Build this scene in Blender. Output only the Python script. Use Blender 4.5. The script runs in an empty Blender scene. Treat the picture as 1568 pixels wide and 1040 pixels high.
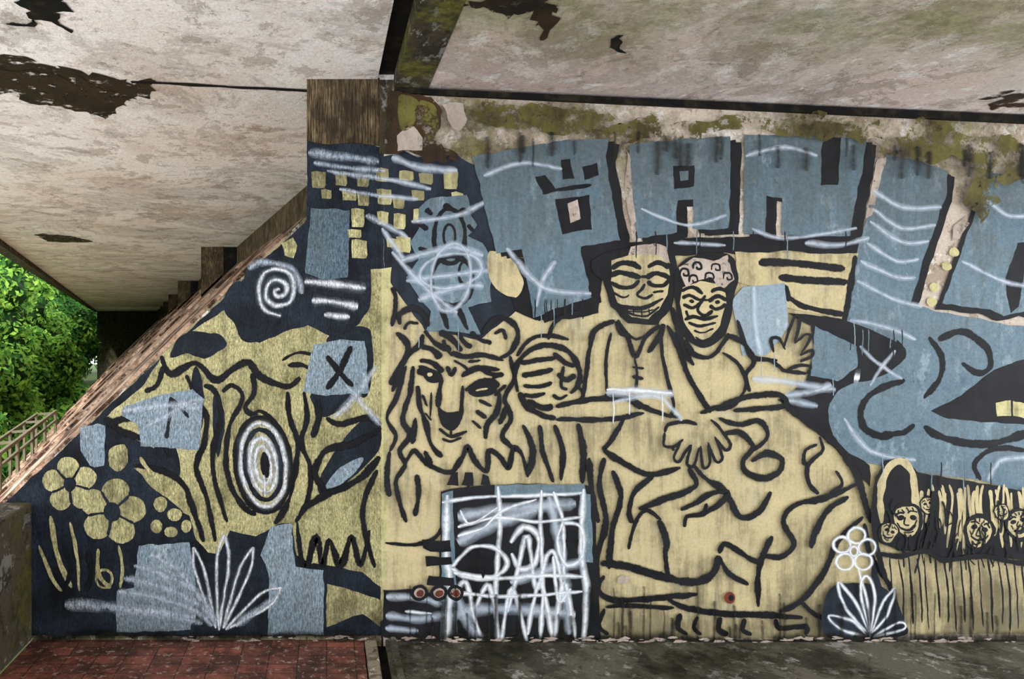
import bpy, math, random
from mathutils import Vector, noise
from mathutils.geometry import tessellate_polygon
random.seed(7)
sc=bpy.context.scene
sc.view_settings.view_transform='Standard'
K=0.0036; CX=500; FL=980; CAMD=4.14; EYE=(980-500)*K
# mural survey units: 1 unit = 3.6 mm on the wall, x to the right, y down, floor line y=980
def X(u): return (u-CX)*K
def Z(v): return (FL-v)*K
def lin(c):
    c=c/255.0
    return c/12.92 if c<=0.04045 else ((c+0.055)/1.055)**2.4
def rgb(r,g,b): return (lin(r),lin(g),lin(b),1)
# ---------------------------------------------------------------- materials
class MB:
    def __init__(s,name):
        s.m=bpy.data.materials.new(name); s.m.use_nodes=True
        s.nt=s.m.node_tree; s.n=s.nt.nodes; s.l=s.nt.links
        s.b=s.n['Principled BSDF']; s.out=s.n['Material Output']
        s.b.inputs['Roughness'].default_value=0.85
        s.b.inputs['Specular IOR Level'].default_value=0.2
        tc=s.n.new('ShaderNodeTexCoord'); s.co=tc.outputs['Object']; s.uv=tc.outputs['UV']
    def mp(s,scale,rot=(0,0,0)):
        a=s.n.new('ShaderNodeMapping'); a.inputs['Scale'].default_value=scale; a.inputs['Rotation'].default_value=rot
        s.l.new(s.co,a.inputs['Vector']); return a.outputs[0]
    def noise(s,scale,detail=6,rough=0.6,vec=None,dist=0):
        a=s.n.new('ShaderNodeTexNoise'); a.inputs['Scale'].default_value=scale; a.inputs['Detail'].default_value=detail
        a.inputs['Roughness'].default_value=rough; a.inputs['Distortion'].default_value=dist
        s.l.new(vec if vec else s.co,a.inputs['Vector']); return a.outputs['Fac']
    def ramp(s,fac,stops):
        a=s.n.new('ShaderNodeValToRGB'); e=a.color_ramp.elements
        while len(e)<len(stops): e.new(0.5)
        for i,(p,c) in enumerate(stops):
            e[i].position=p; e[i].color=c if isinstance(c,tuple) else (c,c,c,1)
        s.l.new(fac,a.inputs[0]); return a.outputs[0]
    def mix(s,fac,a,b,mode='MIX'):
        n=s.n.new('ShaderNodeMix'); n.data_type='RGBA'; n.blend_type=mode
        for k,v in ((0,fac),(6,a),(7,b)):
            if hasattr(v,'links'): s.l.new(v,n.inputs[k])
            else: n.inputs[k].default_value=v
        return n.outputs[2]
    def math(s,op,a,b=0.0,c=None,clamp=False):
        n=s.n.new('ShaderNodeMath'); n.operation=op; n.use_clamp=clamp
        for k,v in enumerate((a,b) if c is None else (a,b,c)):
            if hasattr(v,'links'): s.l.new(v,n.inputs[k])
            else: n.inputs[k].default_value=v
        return n.outputs[0]
    def xyz(s):
        n=s.n.new('ShaderNodeSeparateXYZ'); s.l.new(s.co,n.inputs[0]); return n.outputs
    def rng(s,v,a,b):
        g=s.n.new('ShaderNodeMapRange'); g.clamp=True
        g.inputs[1].default_value=a; g.inputs[2].default_value=b; s.l.new(v,g.inputs[0]); return g.outputs[0]
    def col(s,c):
        if hasattr(c,'links'): s.l.new(c,s.b.inputs['Base Color'])
        else: s.b.inputs['Base Color'].default_value=c
    def bump(s,h,st=0.4,d=0.01):
        n=s.n.new('ShaderNodeBump'); n.inputs['Distance'].default_value=d
        if hasattr(st,'links'): s.l.new(st,n.inputs['Strength'])
        else: n.inputs['Strength'].default_value=st
        s.l.new(h,n.inputs['Height']); s.l.new(n.outputs[0],s.b.inputs['Normal'])

def paint(name,c,c2,var=0.5,soft=False,wear=0.0,alpha=1.0,rough=0.6,solid=False,grime=0.5,c3=None,pw=1.15):
    m=MB(name)
    x,y,z=m.xyz()
    left=m.math('LESS_THAN',x,X(584))
    vn=m.noise(3.2,5,0.68); vs=m.noise(1,4,0.7,m.mp((22,3,2.2)))      # mottling + vertical streaks
    f=m.ramp(m.math('MULTIPLY_ADD',vn,0.75,m.math('MULTIPLY',vs,0.25)),[(0.38,0.0),(0.62,1.0)])
    base=m.mix(f,c,c2)
    if c3: base=m.mix(m.ramp(m.noise(6,5,0.75,m.mp((1,1,0.5))),[(0.56,0.0),(0.64,0.8)]),base,c3)
    grain=m.noise(1,4,0.85,m.mp((150,60,38)))
    g=m.ramp(grain,[(0.36,0.22),(0.50,1.0),(0.66,1.9)])
    base=m.mix(m.math('MULTIPLY',left,0.85),base,g,'MULTIPLY')
    if grime>0:
        # rain-run dirt: heavier at the top and at the foot of the wall
        hgt=m.math('MAXIMUM',m.rng(z,2.0,2.75),m.rng(z,0.40,0.0))
        dr=m.ramp(m.math('MULTIPLY_ADD',hgt,0.17,m.math('MULTIPLY_ADD',vs,0.45,m.math('MULTIPLY',vn,0.55))),[(0.49,0.0),(0.63,grime)])
        base=m.mix(dr,base,m.mix(0.62,base,rgb(58,54,42)))
        sc2=m.ramp(m.noise(13,7,0.8),[(0.61,0.0),(0.645,0.55)])      # scuffs down to bare render
        base=m.mix(sc2,base,m.mix(0.5,base,rgb(150,140,124)))
    fine=m.ramp(m.noise(65,4,0.8),[(0.3,0.64),(0.6,1.13)])
    base=m.mix(var,base,fine,'MULTIPLY')
    m.col(base)
    m.b.inputs['Roughness'].default_value=rough
    m.bump(grain,m.math('MULTIPLY_ADD',left,0.85,0.06),0.014)
    if solid: return m.m
    sp=m.n.new('ShaderNodeSeparateXYZ'); m.l.new(m.uv,sp.inputs[0])
    e=m.math('SUBTRACT',1.0,m.math('ABSOLUTE',m.math('MULTIPLY_ADD',sp.outputs[0],2.0,-1.0)))
    nz=m.noise(45 if not soft else 24,3,0.7)
    if soft:
        a=m.math('POWER',e,pw)
        a=m.math('MULTIPLY',a,m.ramp(nz,[(0.3,0.65),(0.58,1.25)]),clamp=True)
        a=m.math('MULTIPLY',a,alpha)
    else:
        a=m.math('MULTIPLY',m.math('ADD',e,m.math('MULTIPLY_ADD',nz,0.7,-0.42)),4.0,clamp=True)
        if wear>0:
            w=m.ramp(m.noise(8,7,0.78),[(wear-0.02,0.0),(wear+0.03,1.0)])
            a=m.math('MULTIPLY',a,w)
        a=m.math('MULTIPLY',a,alpha)
    m.l.new(a,m.b.inputs['Alpha'])
    return m.m
M={}
M['k']=paint('black_paint',rgb(10,11,14),rgb(30,31,36),wear=0.29,grime=0)
M['n']=paint('navy_paint',rgb(12,16,23),rgb(42,52,66),wear=0.27,grime=0)
M['b']=paint('beige_paint',rgb(206,191,148),rgb(182,169,131),var=0.5,solid=True,grime=0.85,c3=rgb(190,183,151))
M['y']=paint('yellow_ochre_paint',rgb(208,201,150),rgb(173,166,118),var=0.6,solid=True,grime=0.85,c3=rgb(130,124,80))
M['u']=paint('blue_grey_paint',rgb(90,112,127),rgb(118,140,153),wear=0.32,var=0.8,grime=0.8,c3=rgb(142,160,171))
M['l']=paint('pale_blue_paint',rgb(132,153,168),rgb(166,183,196),wear=0.31,var=0.7,grime=0.6,c3=rgb(186,201,210))
M['w']=paint('white_spray',rgb(242,245,250),rgb(228,236,247),soft=True,alpha=1.0,grime=0,var=0.3)
M['h']=paint('white_spray_haze',rgb(222,232,246),rgb(200,216,236),soft=True,alpha=0.62,grime=0,var=0.3)
M['g']=paint('spray_overspray',rgb(220,230,242),rgb(200,214,232),soft=True,alpha=0.30,grime=0,var=0.3,pw=1.8)
M['d']=paint('dark_spray_haze',rgb(16,16,16),rgb(36,34,26),soft=True,alpha=0.75,grime=0)
M['p']=paint('bare_plaster',rgb(198,184,174),rgb(156,140,128),wear=0.42,grime=0.3)
M['r']=paint('rust_paint',rgb(128,60,42),rgb(90,40,30))
M['m']=paint('moss_stain',rgb(108,102,50),rgb(52,44,25),wear=0.47,grime=0)
M['o']=paint('grime_stain',rgb(66,46,24),rgb(26,20,13),wear=0.42,grime=0)

def plaster(name,c1,c2,c3,moss=None,stretch=(1,1,1),dirt=0.5,peel=(0.54,0.56),pk=0.6,tint=None,water=0.0,whk=0.6):
    m=MB(name)
    v=m.mp(stretch)
    big=m.noise(0.9,5,0.6,v,0.2)
    base=m.ramp(big,[(0.30,c2),(0.46,c1),(0.75,c1)])
    if tint: base=m.mix(m.ramp(m.noise(0.7,4,0.6),[(0.48,0.0),(0.66,0.6)]),base,tint)
    n2=m.noise(2.6,8,0.74,v,0.3)
    pl=m.ramp(n2,[(peel[0],0.0),(peel[1],1.0)])
    base=m.mix(m.math('MULTIPLY',pl,pk),base,c3)
    ch=m.ramp(m.noise(11,7,0.75,v),[(0.59,0.0),(0.61,1.0)])
    base=m.mix(m.math('MULTIPLY',ch,0.65),base,c3)
    wh=m.ramp(m.noise(7,7,0.75,m.mp(stretch,(0,0,1.3))),[(0.56,0.0),(0.58,1.0)])
    base=m.mix(m.math('MULTIPLY',wh,whk),base,rgb(246,244,242))
    if water>0:
        wt=m.ramp(m.noise(0.8,7,0.78,v,0.6),[(0.50,0.0),(0.545,1.0),(0.60,0.35),(0.75,0.8)])
        base=m.mix(m.math('MULTIPLY',wt,water),base,rgb(112,98,84))
    spots=m.ramp(m.noise(28,3,0.7),[(0.67,0.0),(0.73,1.0)])
    base=m.mix(m.math('MULTIPLY',spots,dirt),base,rgb(54,42,30))
    if moss:
        mk=m.ramp(m.noise(1.6,7,0.75),[(moss[0],0.0),(moss[1],1.0)])
        x,y,z=m.xyz()
        if len(moss)>4:
            ax={'x':x,'y':y,'z':z}[moss[4]]
            mk=m.math('MULTIPLY',mk,m.rng(ax,moss[5],moss[6]))
            mk=m.math('MULTIPLY',mk,moss[7])
        mc=m.mix(m.ramp(m.noise(12,5,0.7),[(0.4,0.0),(0.6,1.0)]),moss[2],moss[3])
        base=m.mix(mk,base,mc)
    fine=m.ramp(m.noise(60,4,0.8),[(0.3,0.68),(0.62,1.12)])
    base=m.mix(0.7,base,fine,'MULTIPLY')
    m.col(base)
    h=m.math('ADD',m.noise(14,6,0.75,v),m.math('MULTIPLY',pl,0.3))
    m.bump(h,0.6,0.02)
    return m.m
M['ceilL']=plaster('peeling_white_plaster',rgb(250,244,241),rgb(212,200,192),rgb(176,160,148),
    (0.60,0.72,rgb(168,138,92),rgb(136,108,66)),(1.0,0.75,1),peel=(0.56,0.575),tint=rgb(232,210,196),water=0.36)
M['ceilR']=plaster('mossy_pale_plaster',rgb(222,208,202),rgb(198,180,170),rgb(164,146,134),
    (0.34,0.56,rgb(106,108,62),rgb(146,144,98),'y',-0.20,-1.05,0.8),(1.0,0.75,1),tint=rgb(212,178,162),water=0.35)
M['wallR']=plaster('weathered_render',rgb(204,190,176),rgb(184,168,150),rgb(144,126,104),
    (0.40,0.54,rgb(116,110,60),rgb(64,56,34),'z',2.40,2.70,0.9),(1,1,1),dirt=0.8,water=0.3)
M['wallL']=plaster('rough_render',rgb(150,140,110),rgb(120,110,80),rgb(70,60,44),(0.5,0.6,rgb(60,56,30),rgb(30,26,18)),(2,1,1))
M['mossy']=plaster('mossy_dark_concrete',rgb(78,71,58),rgb(53,47,38),rgb(27,23,19),(0.53,0.60,rgb(86,82,42),rgb(50,48,28)),(2,1,1),whk=0.15)
M['beam']=plaster('mossy_beam_concrete',rgb(66,58,44),rgb(46,38,28),rgb(26,22,17),(0.48,0.56,rgb(106,104,42),rgb(60,58,28)),(2,1,1),whk=0.2)
M['rake']=plaster('stained_rake_concrete',rgb(204,172,148),rgb(172,126,96),rgb(112,72,50),(0.46,0.54,rgb(84,56,40),rgb(48,36,28)),(2.4,0.12,2.4),water=0.5,whk=0.4)
M['ledge']=plaster('dark_ledge_concrete',rgb(104,100,88),rgb(68,64,55),rgb(36,34,29),(0.46,0.6,rgb(60,58,40),rgb(30,29,23)),(1,1,1),whk=0.3)
M['curb']=plaster('pale_curb_concrete',rgb(150,138,120),rgb(110,98,82),rgb(60,52,44),None,(1,1,1))
m=MB('black_gap'); m.col(m.mix(m.ramp(m.noise(12,5),[(0.5,0.0),(0.7,1.0)]),rgb(10,9,8),rgb(44,37,24))); M['gap']=m.m
m=MB('board_marked_brown')
g=m.noise(1,5,0.8,m.mp((90,70,7)),0.2)
c=m.ramp(g,[(0.36,rgb(20,16,12)),(0.48,rgb(78,64,46)),(0.58,rgb(128,110,82)),(0.72,rgb(174,158,128))])
c=m.mix(m.ramp(m.noise(5,5),[(0.38,0.8),(0.6,0.0)]),c,rgb(42,34,24)); m.col(c); m.bump(g,0.8,0.015); M['wood']=m.m
# tile floor
m=MB('red_quarry_tiles')
br=m.n.new('ShaderNodeTexBrick'); br.offset=0.0; br.inputs['Scale'].default_value=5.0
br.inputs['Brick Width'].default_value=0.75; br.inputs['Row Height'].default_value=0.5; br.inputs['Mortar Size'].default_value=0.014
br.inputs['Color1'].default_value=rgb(148,88,73); br.inputs['Color2'].default_value=rgb(110,71,62); br.inputs['Mortar'].default_value=rgb(50,38,32)
m.l.new(m.mp((1,1,1)),br.inputs['Vector'])
c=m.mix(m.ramp(m.noise(5,6,0.75),[(0.42,0.8),(0.58,0.0)]),br.outputs[0],rgb(50,38,33))
c=m.mix(m.ramp(m.noise(24,4,0.75),[(0.57,0.0),(0.63,0.75)]),c,rgb(170,150,138)); m.col(c)
m.b.inputs['Roughness'].default_value=0.6; m.bump(m.noise(20,4),0.3,0.01); M['tile']=m.m
def leafm(name,a,b):
    m=MB(name); m.col(m.mix(m.ramp(m.noise(0.9,3),[(0.35,0.0),(0.65,1.0)]),a,b))
    t=m.n.new('ShaderNodeBsdfTranslucent'); t.inputs[0].default_value=b
    mx=m.n.new('ShaderNodeMixShader'); mx.inputs[0].default_value=0.4
    m.l.new(m.b.outputs[0],mx.inputs[1]); m.l.new(t.outputs[0],mx.inputs[2]); m.l.new(mx.outputs[0],m.out.inputs[0]); return m.m
M['leaf1']=leafm('leaf_green',rgb(88,140,50),rgb(160,204,86))
M['leaf2']=leafm('leaf_dark_green',rgb(38,86,38),rgb(88,142,60))
m=MB('bark'); m.col(m.mix(m.noise(8),rgb(50,38,26),rgb(96,80,58))); M['bark']=m.m
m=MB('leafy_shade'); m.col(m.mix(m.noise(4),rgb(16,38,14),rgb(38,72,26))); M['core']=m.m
m=MB('grass'); m.col(m.mix(m.noise(2,5),rgb(46,68,30),rgb(84,104,54))); M['grass']=m.m
m=MB('weathered_timber'); m.col(m.mix(m.noise(6,4),rgb(128,122,102),rgb(70,68,50))); M['rail']=m.m

# ---------------------------------------------------------------- mesh helpers
def mesh_obj(name,v,f,mats,mi=None,uv=None):
    me=bpy.data.meshes.new(name); me.from_pydata(v,[],f); 
    for a in mats: me.materials.append(a)
    if mi: me.polygons.foreach_set('material_index',mi)
    if uv is not None:
        l=me.uv_layers.new(name='UVMap'); fl=[]
        for poly in me.polygons:
            for vi in poly.vertices: fl+= [uv[vi][0],uv[vi][1]]
        l.data.foreach_set('uv',fl)
    me.update(); o=bpy.data.objects.new(name,me); sc.collection.objects.link(o); return o
def prism(name,bottom,top,mat):
    n=len(bottom); v=list(bottom)+list(top)
    f=[tuple(range(n))[::-1],tuple(range(n,2*n))]+[(i,(i+1)%n,n+(i+1)%n,n+i) for i in range(n)]
    o=mesh_obj(name,v,f,[mat])
    import bmesh
    bm=bmesh.new(); bm.from_mesh(o.data); bmesh.ops.recalc_face_normals(bm,faces=bm.faces); bm.to_mesh(o.data); bm.free()
    return o
def box(name,x0,x1,y0,y1,z0,z1,mat,bev=0.0):
    o=prism(name,[(x0,y0,z0),(x1,y0,z0),(x1,y1,z0),(x0,y1,z0)],[(x0,y0,z1),(x1,y0,z1),(x1,y1,z1),(x0,y1,z1)],mat)
    if bev:
        b=o.modifiers.new('bev','BEVEL'); b.width=bev; b.segments=2
    return o
def join(objs,name):
    bpy.ops.object.select_all(action='DESELECT')
    for o in objs: o.select_set(True)
    bpy.context.view_layer.objects.active=objs[0]; bpy.ops.object.join(); objs[0].name=name; return objs[0]
# ---------------------------------------------------------------- building shell
ZC=Z(122)         # left soffit height
DX=-0.278; XL0=-2.97   # outer fascia line in plan
DP=-0.240              # pillar line in plan
def XL(y): return XL0+DX*y
L1=lambda u:330+0.953*(470-u)
pts=[(-138,990),(-138,L1(-138)),(470,330),(470,122),(584,122),(584,990)]
prism('wall_left',[(X(a),0,Z(b)) for a,b in pts],[(X(a),0.22,Z(b)) for a,b in pts],M['wallL'])
pts=[(470,120),(581,120),(581,224),(540,219),(500,222),(470,216)]
prism('pillar_head',[(X(a),-0.012,Z(b)) for a,b in pts],[(X(a),0.0,Z(b)) for a,b in pts],M['wood'])
def topv(u): return 142+(u-605)*0.0465
pts=[(587,992),(587,130),(605,142),(1900,topv(1900)),(1900,992)]
prism('wall_right',[(X(a),0.0,Z(b)) for a,b in pts],[(X(a),0.22,Z(b)) for a,b in pts],M['wallR'])
box('trim_1',X(584),X(587),0.006,0.2,-0.15,Z(122),M['gap'])
box('trim_4',X(581),X(600),-0.02,0.0,Z(236),Z(124),M['beam'])
yB=-5.6; yE=62
t=0.16
XR=X(660)
pl=[(XL(yB),yB),(X(578),yB),(X(578),0.0),(XR,0.0),(XR+DP*yE,yE),(XL(yE),yE)]
prism('ceiling_left',[(a,b,ZC) for a,b in pl],[(a,b,ZC+t) for a,b in pl],M['ceilL'])
f=[(XL(-3)-0.22,-3),(XL(-3),-3),(XL(yE),yE),(XL(yE)-0.22,yE)]
prism('trim_2',[(a,b,ZC-0.10) for a,b in f],[(a,b,ZC+0.2) for a,b in f],M['mossy'])
def zr(u): return Z(topv(u)-10)
c=[(655,yB),(1900,yB),(1900,0.25),(655,0.25)]
prism('ceiling_right',[(X(a),b,zr(a)) for a,b in c],[(X(a),b,zr(a)+t) for a,b in c],M['ceilR'])
bz=Z(136)
box('concrete_beam',X(603),X(657),yB,0.0,bz,bz+0.3,M['beam'],0.01)
box('ceiling_joint',X(576),X(605),yB,0.1,Z(128)+0.05,Z(128)+0.2,M['gap'])
c=[(604,topv(604)-6),(1900,topv(1900)-9),(1900,topv(1900)+4),(604,topv(604)+2)]
prism('groove_shade_strip',[(X(a),-0.03,Z(b)) for a,b in c],[(X(a),0.05,Z(b)) for a,b in c],M['gap'])  # black strip, its colour stands in for shade in the ceiling groove
# floors
box('floor',X(50),X(556),yB,0.0,-0.15,0.0,M['tile'])
box('floor.001',X(590),X(1900),yB,0.0,-0.15,0.001,M['ledge'])
box('floor_gutter',X(556),X(590),yB,0.2,-0.2,-0.036,M['gap'])
cb=box('curb',X(558),X(576),-0.9,0.0,-0.036,0.012,M['curb'],0.01)
pp=box('broken_pipe',X(596),X(606),-0.7,-0.02,0.0,0.03,M['ledge'],0.012); 
box('parapet_wall',X(-150),X(50),-2.4,0.0,0,Z(769),M['mossy'],0.015)
# raked slab: low corner on the hillside, upper edge at the pillar line
ua=-600; SD=0.17
a0=(X(ua),Z(L1(ua))-SD); a1=(X(655),Z(L1(655))-SD)
def off(p,y): return (p[0]+DP*y,y,p[1])
v=[off(a0,0.22),off(a1,0.22),off(a1,yE),off(a0,yE)]
w=[(p[0]+0.06,p[1],p[2]-0.16) for p in v]
prism('raked_slab',w,v,M['rake'])
def slabz(x,y): return a0[1]+(x-DP*y-a0[0])*(a1[1]-a0[1])/(a1[0]-a0[0])
ps=[]
for y in (8.7,18.2,27.7,37.2,46.7,56):
    x0=X(470)+DP*y+.05; x1=X(590)+DP*y
    q=[(x0,y,slabz(x0,y)-.05),(x1,y,slabz(x1,y)-.05),(x1,y,ZC),(x0,y,ZC)]
    ps.append(prism('p',q,[(a,b+0.3,c2) for a,b,c2 in q],M['wood']))
    q=[(x1,y,slabz(x1,y)-.05),(XR+DP*y,y,slabz(XR+DP*y,y)-.05),(XR+DP*y,y,ZC),(x1,y,ZC)]
    ps.append(prism('p',q,[(a,b+0.15,c2) for a,b,c2 in q],M['gap']))
join(ps,'pillar_row')
# raised concrete ribs down the rake, one per bay
rb=[]
for y in (3.0,6.0,8.7,13.4,18.2,23,27.7,32.5,37.2):
    P0=(a0[0]+DP*y,a0[1]); P1=(a1[0]-.25+DP*y,slabz(a1[0]-.25+DP*y,y))
    q=[(P0[0],y,P0[1]),(P1[0],y,P1[1]),(P1[0],y,P1[1]+.05),(P0[0],y,P0[1]+.05)]
    rb.append(prism('rib',q,[(a+DP*.14,b+.14,c2) for a,b,c2 in q],M['rake']))
join(rb,'rake_ribs')
zb=Z(L1(645))-.35
q=[(XR-0.02,zb),(XR+.06,zb),(XR+.06,ZC),(XR-0.02,ZC)]
prism('wall_back',[(a+DP*0.3,0.3,b) for a,b in q],[(a+DP*yE,yE,b) for a,b in q],M['wood'])
prism('wall_far',[(XL(yE),yE,-4),(XR+DP*yE,yE,-4),(XR+DP*yE,yE,ZC),(XL(yE),yE,ZC)],[(XL(yE),yE+.3,-4),(XR+DP*yE,yE+.3,-4),(XR+DP*yE,yE+.3,ZC),(XL(yE),yE+.3,ZC)],M['mossy'])
mesh_obj('ground',[(-70,-1,-3),(-1.6,-1,-3),(-20,90,-3),(-70,90,-3)],[(0,1,2,3)],[M['grass']])
def bar(p,q,r):
    p=Vector(p);q=Vector(q);d=(q-p).normalized();s=d.cross(Vector((0,0,1)));s=s.normalized() if s.length>1e-3 else Vector((1,0,0));t2=s.cross(d)
    b=[p+s*r+t2*r,p-s*r+t2*r,p-s*r-t2*r,p+s*r-t2*r]; e=[k+(q-p) for k in b]
    return prism('bar',[tuple(k) for k in b],[tuple(k) for k in e],M['rail'])
bs=[]
A=Vector((-4.72,6.0,-.22)); B=Vector((-5.9,12.2,-.12))
bs.append(bar(A,B,.028)); bs.append(bar(A-Vector((0,0,.2)),B-Vector((0,0,.2)),.022))
for i in range(6):
    c=A.lerp(B,i/5); bs.append(bar((c.x,c.y,slabz(c.x,c.y)-.02),(c.x,c.y,c.z),.026)); 
    o=(c.x-.45,c.y+.1); bs.append(bar((o[0],o[1],slabz(*o)-.02),(o[0],o[1],c.z-.08),.024)); bs.append(bar((o[0],o[1],c.z-.08),(c.x,c.y,c.z-.03),.022))
bs.append(bar(A+Vector((-.45,.1,-.08)),B+Vector((-.45,.1,-.08)),.024))
join(bs,'timber_railing')
# ---------------------------------------------------------------- trees and bushes
def tree_or_bush(cx,cy,base,h,R,n,seed,mat,ls=1.0,nm='tree_or_bush',low=0.04):
    random.seed(seed); V=[];F=[];MI=[]
    for k in range(9):
        zz=base+h*0.7*k/8; r=0.28*(1-k/11)
        for j in range(8):
            a=j*math.pi/4; V.append((cx+r*math.cos(a)+0.15*math.sin(k),cy+r*math.sin(a),zz))
    for k in range(8):
        for j in range(8):
            F.append((k*8+j,k*8+(j+1)%8,(k+1)*8+(j+1)%8,(k+1)*8+j)); MI.append(0)
    blobs=[]
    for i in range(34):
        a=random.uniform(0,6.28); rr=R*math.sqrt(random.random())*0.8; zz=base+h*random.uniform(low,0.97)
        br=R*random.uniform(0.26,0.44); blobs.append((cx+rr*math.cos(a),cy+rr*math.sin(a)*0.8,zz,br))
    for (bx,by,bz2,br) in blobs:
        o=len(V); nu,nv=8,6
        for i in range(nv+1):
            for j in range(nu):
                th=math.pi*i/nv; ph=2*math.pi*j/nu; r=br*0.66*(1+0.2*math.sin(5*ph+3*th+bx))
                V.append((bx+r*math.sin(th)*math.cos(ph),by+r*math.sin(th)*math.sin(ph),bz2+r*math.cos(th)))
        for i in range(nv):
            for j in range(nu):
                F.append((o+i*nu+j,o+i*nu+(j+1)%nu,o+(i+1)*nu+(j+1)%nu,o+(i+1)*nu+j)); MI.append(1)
        for i in range(n//34):
            d=Vector((random.gauss(0,1),random.gauss(0,1),random.gauss(0,1))).normalized()
            r=br*random.uniform(0.65,1.15); c=Vector((bx,by,bz2))+d*r
            nrm=(d+Vector((random.uniform(-.7,.7),random.uniform(-.7,.7),random.uniform(-.2,.9)))).normalized()
            s=nrm.orthogonal().normalized(); q=nrm.cross(s); a=random.uniform(0,6.28)
            s,q=s*math.cos(a)+q*math.sin(a), q*math.cos(a)-s*math.sin(a)
            L=random.uniform(.08,.16)*ls; w2=L*0.5; o=len(V)
            for p in (c-s*L, c+q*w2+nrm*.02, c+s*L, c-q*w2+nrm*.02): V.append(tuple(p))
            F.append((o,o+1,o+2,o+3)); MI.append(2 if random.random()<0.7 else 3)
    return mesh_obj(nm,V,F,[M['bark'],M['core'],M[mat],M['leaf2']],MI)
tree_or_bush(-11.7,17,-3,6.2,2.6,11000,1,'leaf1')
tree_or_bush(-13.4,25,-3,8.6,2.6,10000,2,'leaf1')
tree_or_bush(-17.0,23,-3,9.6,3.0,8000,10,'leaf1')
tree_or_bush(-16.0,33,-3,11,2.9,10000,3,'leaf1',1.2)
tree_or_bush(-20.5,34,-3,13,3.6,8000,4,'leaf2',1.2)
tree_or_bush(-19.0,42,-3,14,3.4,9000,5,'leaf2',1.3)
tree_or_bush(-23,46,-3,17,4.8,9000,6,'leaf1',1.4)
tree_or_bush(-24,58,-3,19,4.6,9000,8,'leaf2',1.6)
tree_or_bush(-30,60,-3,22,6.0,8000,9,'leaf1',1.8)
tree_or_bush(-26,72,-3,22,6.0,8000,12,'leaf2',2.0)
tree_or_bush(-20.5,55,-3,9,2.4,7000,15,'leaf2',1.4)
tree_or_bush(-9.6,14,-3,3.0,1.7,9000,21,'leaf1',0.9)  # low leafy bushes from here down, built by the same function
tree_or_bush(-11.2,20,-3,3.6,2.0,9000,22,'leaf1',1)
tree_or_bush(-12.9,29,-3,4.4,1.9,8000,23,'leaf1',1.1)
tree_or_bush(-15.4,38,-3,5.4,2.2,8000,24,'leaf1',1.3)
tree_or_bush(-18.2,47,-3,6.4,2.4,8000,26,'leaf2',1.4)

# ---------------------------------------------------------------- mural engine (paint skins laid on the wall)
G={}; depth=[0.0008]
mats_order=['k','n','b','y','u','l','w','h','d','p','r','m','o','g']
def geo(o):
    if o not in G: G[o]=([],[],[],[])
    return G[o]
def parse(s): return [tuple(float(q) for q in t.split(',')) for t in s.split()] if isinstance(s,str) else list(s)
def cr(p,n,closed):
    L=len(p); out=[]
    if L<3 and not closed:
        return [tuple(p[0][k]+(p[1][k]-p[0][k])*i/n for k in (0,1)) for i in range(n+1)]
    rng=range(L) if closed else range(L-1)
    for i in rng:
        if closed: a,b,c,d=p[(i-1)%L],p[i],p[(i+1)%L],p[(i+2)%L]
        else: a,b,c,d=p[max(i-1,0)],p[i],p[i+1],p[min(i+2,L-1)]
        for j in range(n):
            t=j/n
            out.append(tuple(0.5*((2*b[k])+(-a[k]+c[k])*t+(2*a[k]-5*b[k]+4*c[k]-d[k])*t*t+(-a[k]+3*b[k]-3*c[k]+d[k])*t**3) for k in (0,1)))
    if not closed: out.append(p[-1])
    return out
def jit(x,y,a):
    q=noise.noise_vector(Vector((x*0.06,y*0.06,3.1))); q2=noise.noise_vector(Vector((x*0.25,y*0.25,7.7)))
    return (x+q.x*a*1.3+q2.x*a*0.6, y+q.y*a*1.3+q2.y*a*0.6)
def P(o,m,s,smooth=False,j=1.6):
    p=parse(s)
    if smooth: p=cr(p,6,True)
    else:
        q=[]
        for i in range(len(p)):
            a,b=p[i],p[(i+1)%len(p)]; n=max(1,int(math.dist(a,b)/7))
            q+= [(a[0]+(b[0]-a[0])*k/n,a[1]+(b[1]-a[1])*k/n) for k in range(n)]
        p=q
    p=[jit(x,y,j) for x,y in p]
    V,F,MI,UV=geo(o); depth[0]+=0.00004; base=len(V)
    tr=tessellate_polygon([[Vector((x,y,0)) for x,y in p]])
    for x,y in p: V.append((X(x),-depth[0],Z(y))); UV.append((0.5,0.0))
    for t in tr: F.append(tuple(base+i for i in t)); MI.append(mats_order.index(m))
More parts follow.
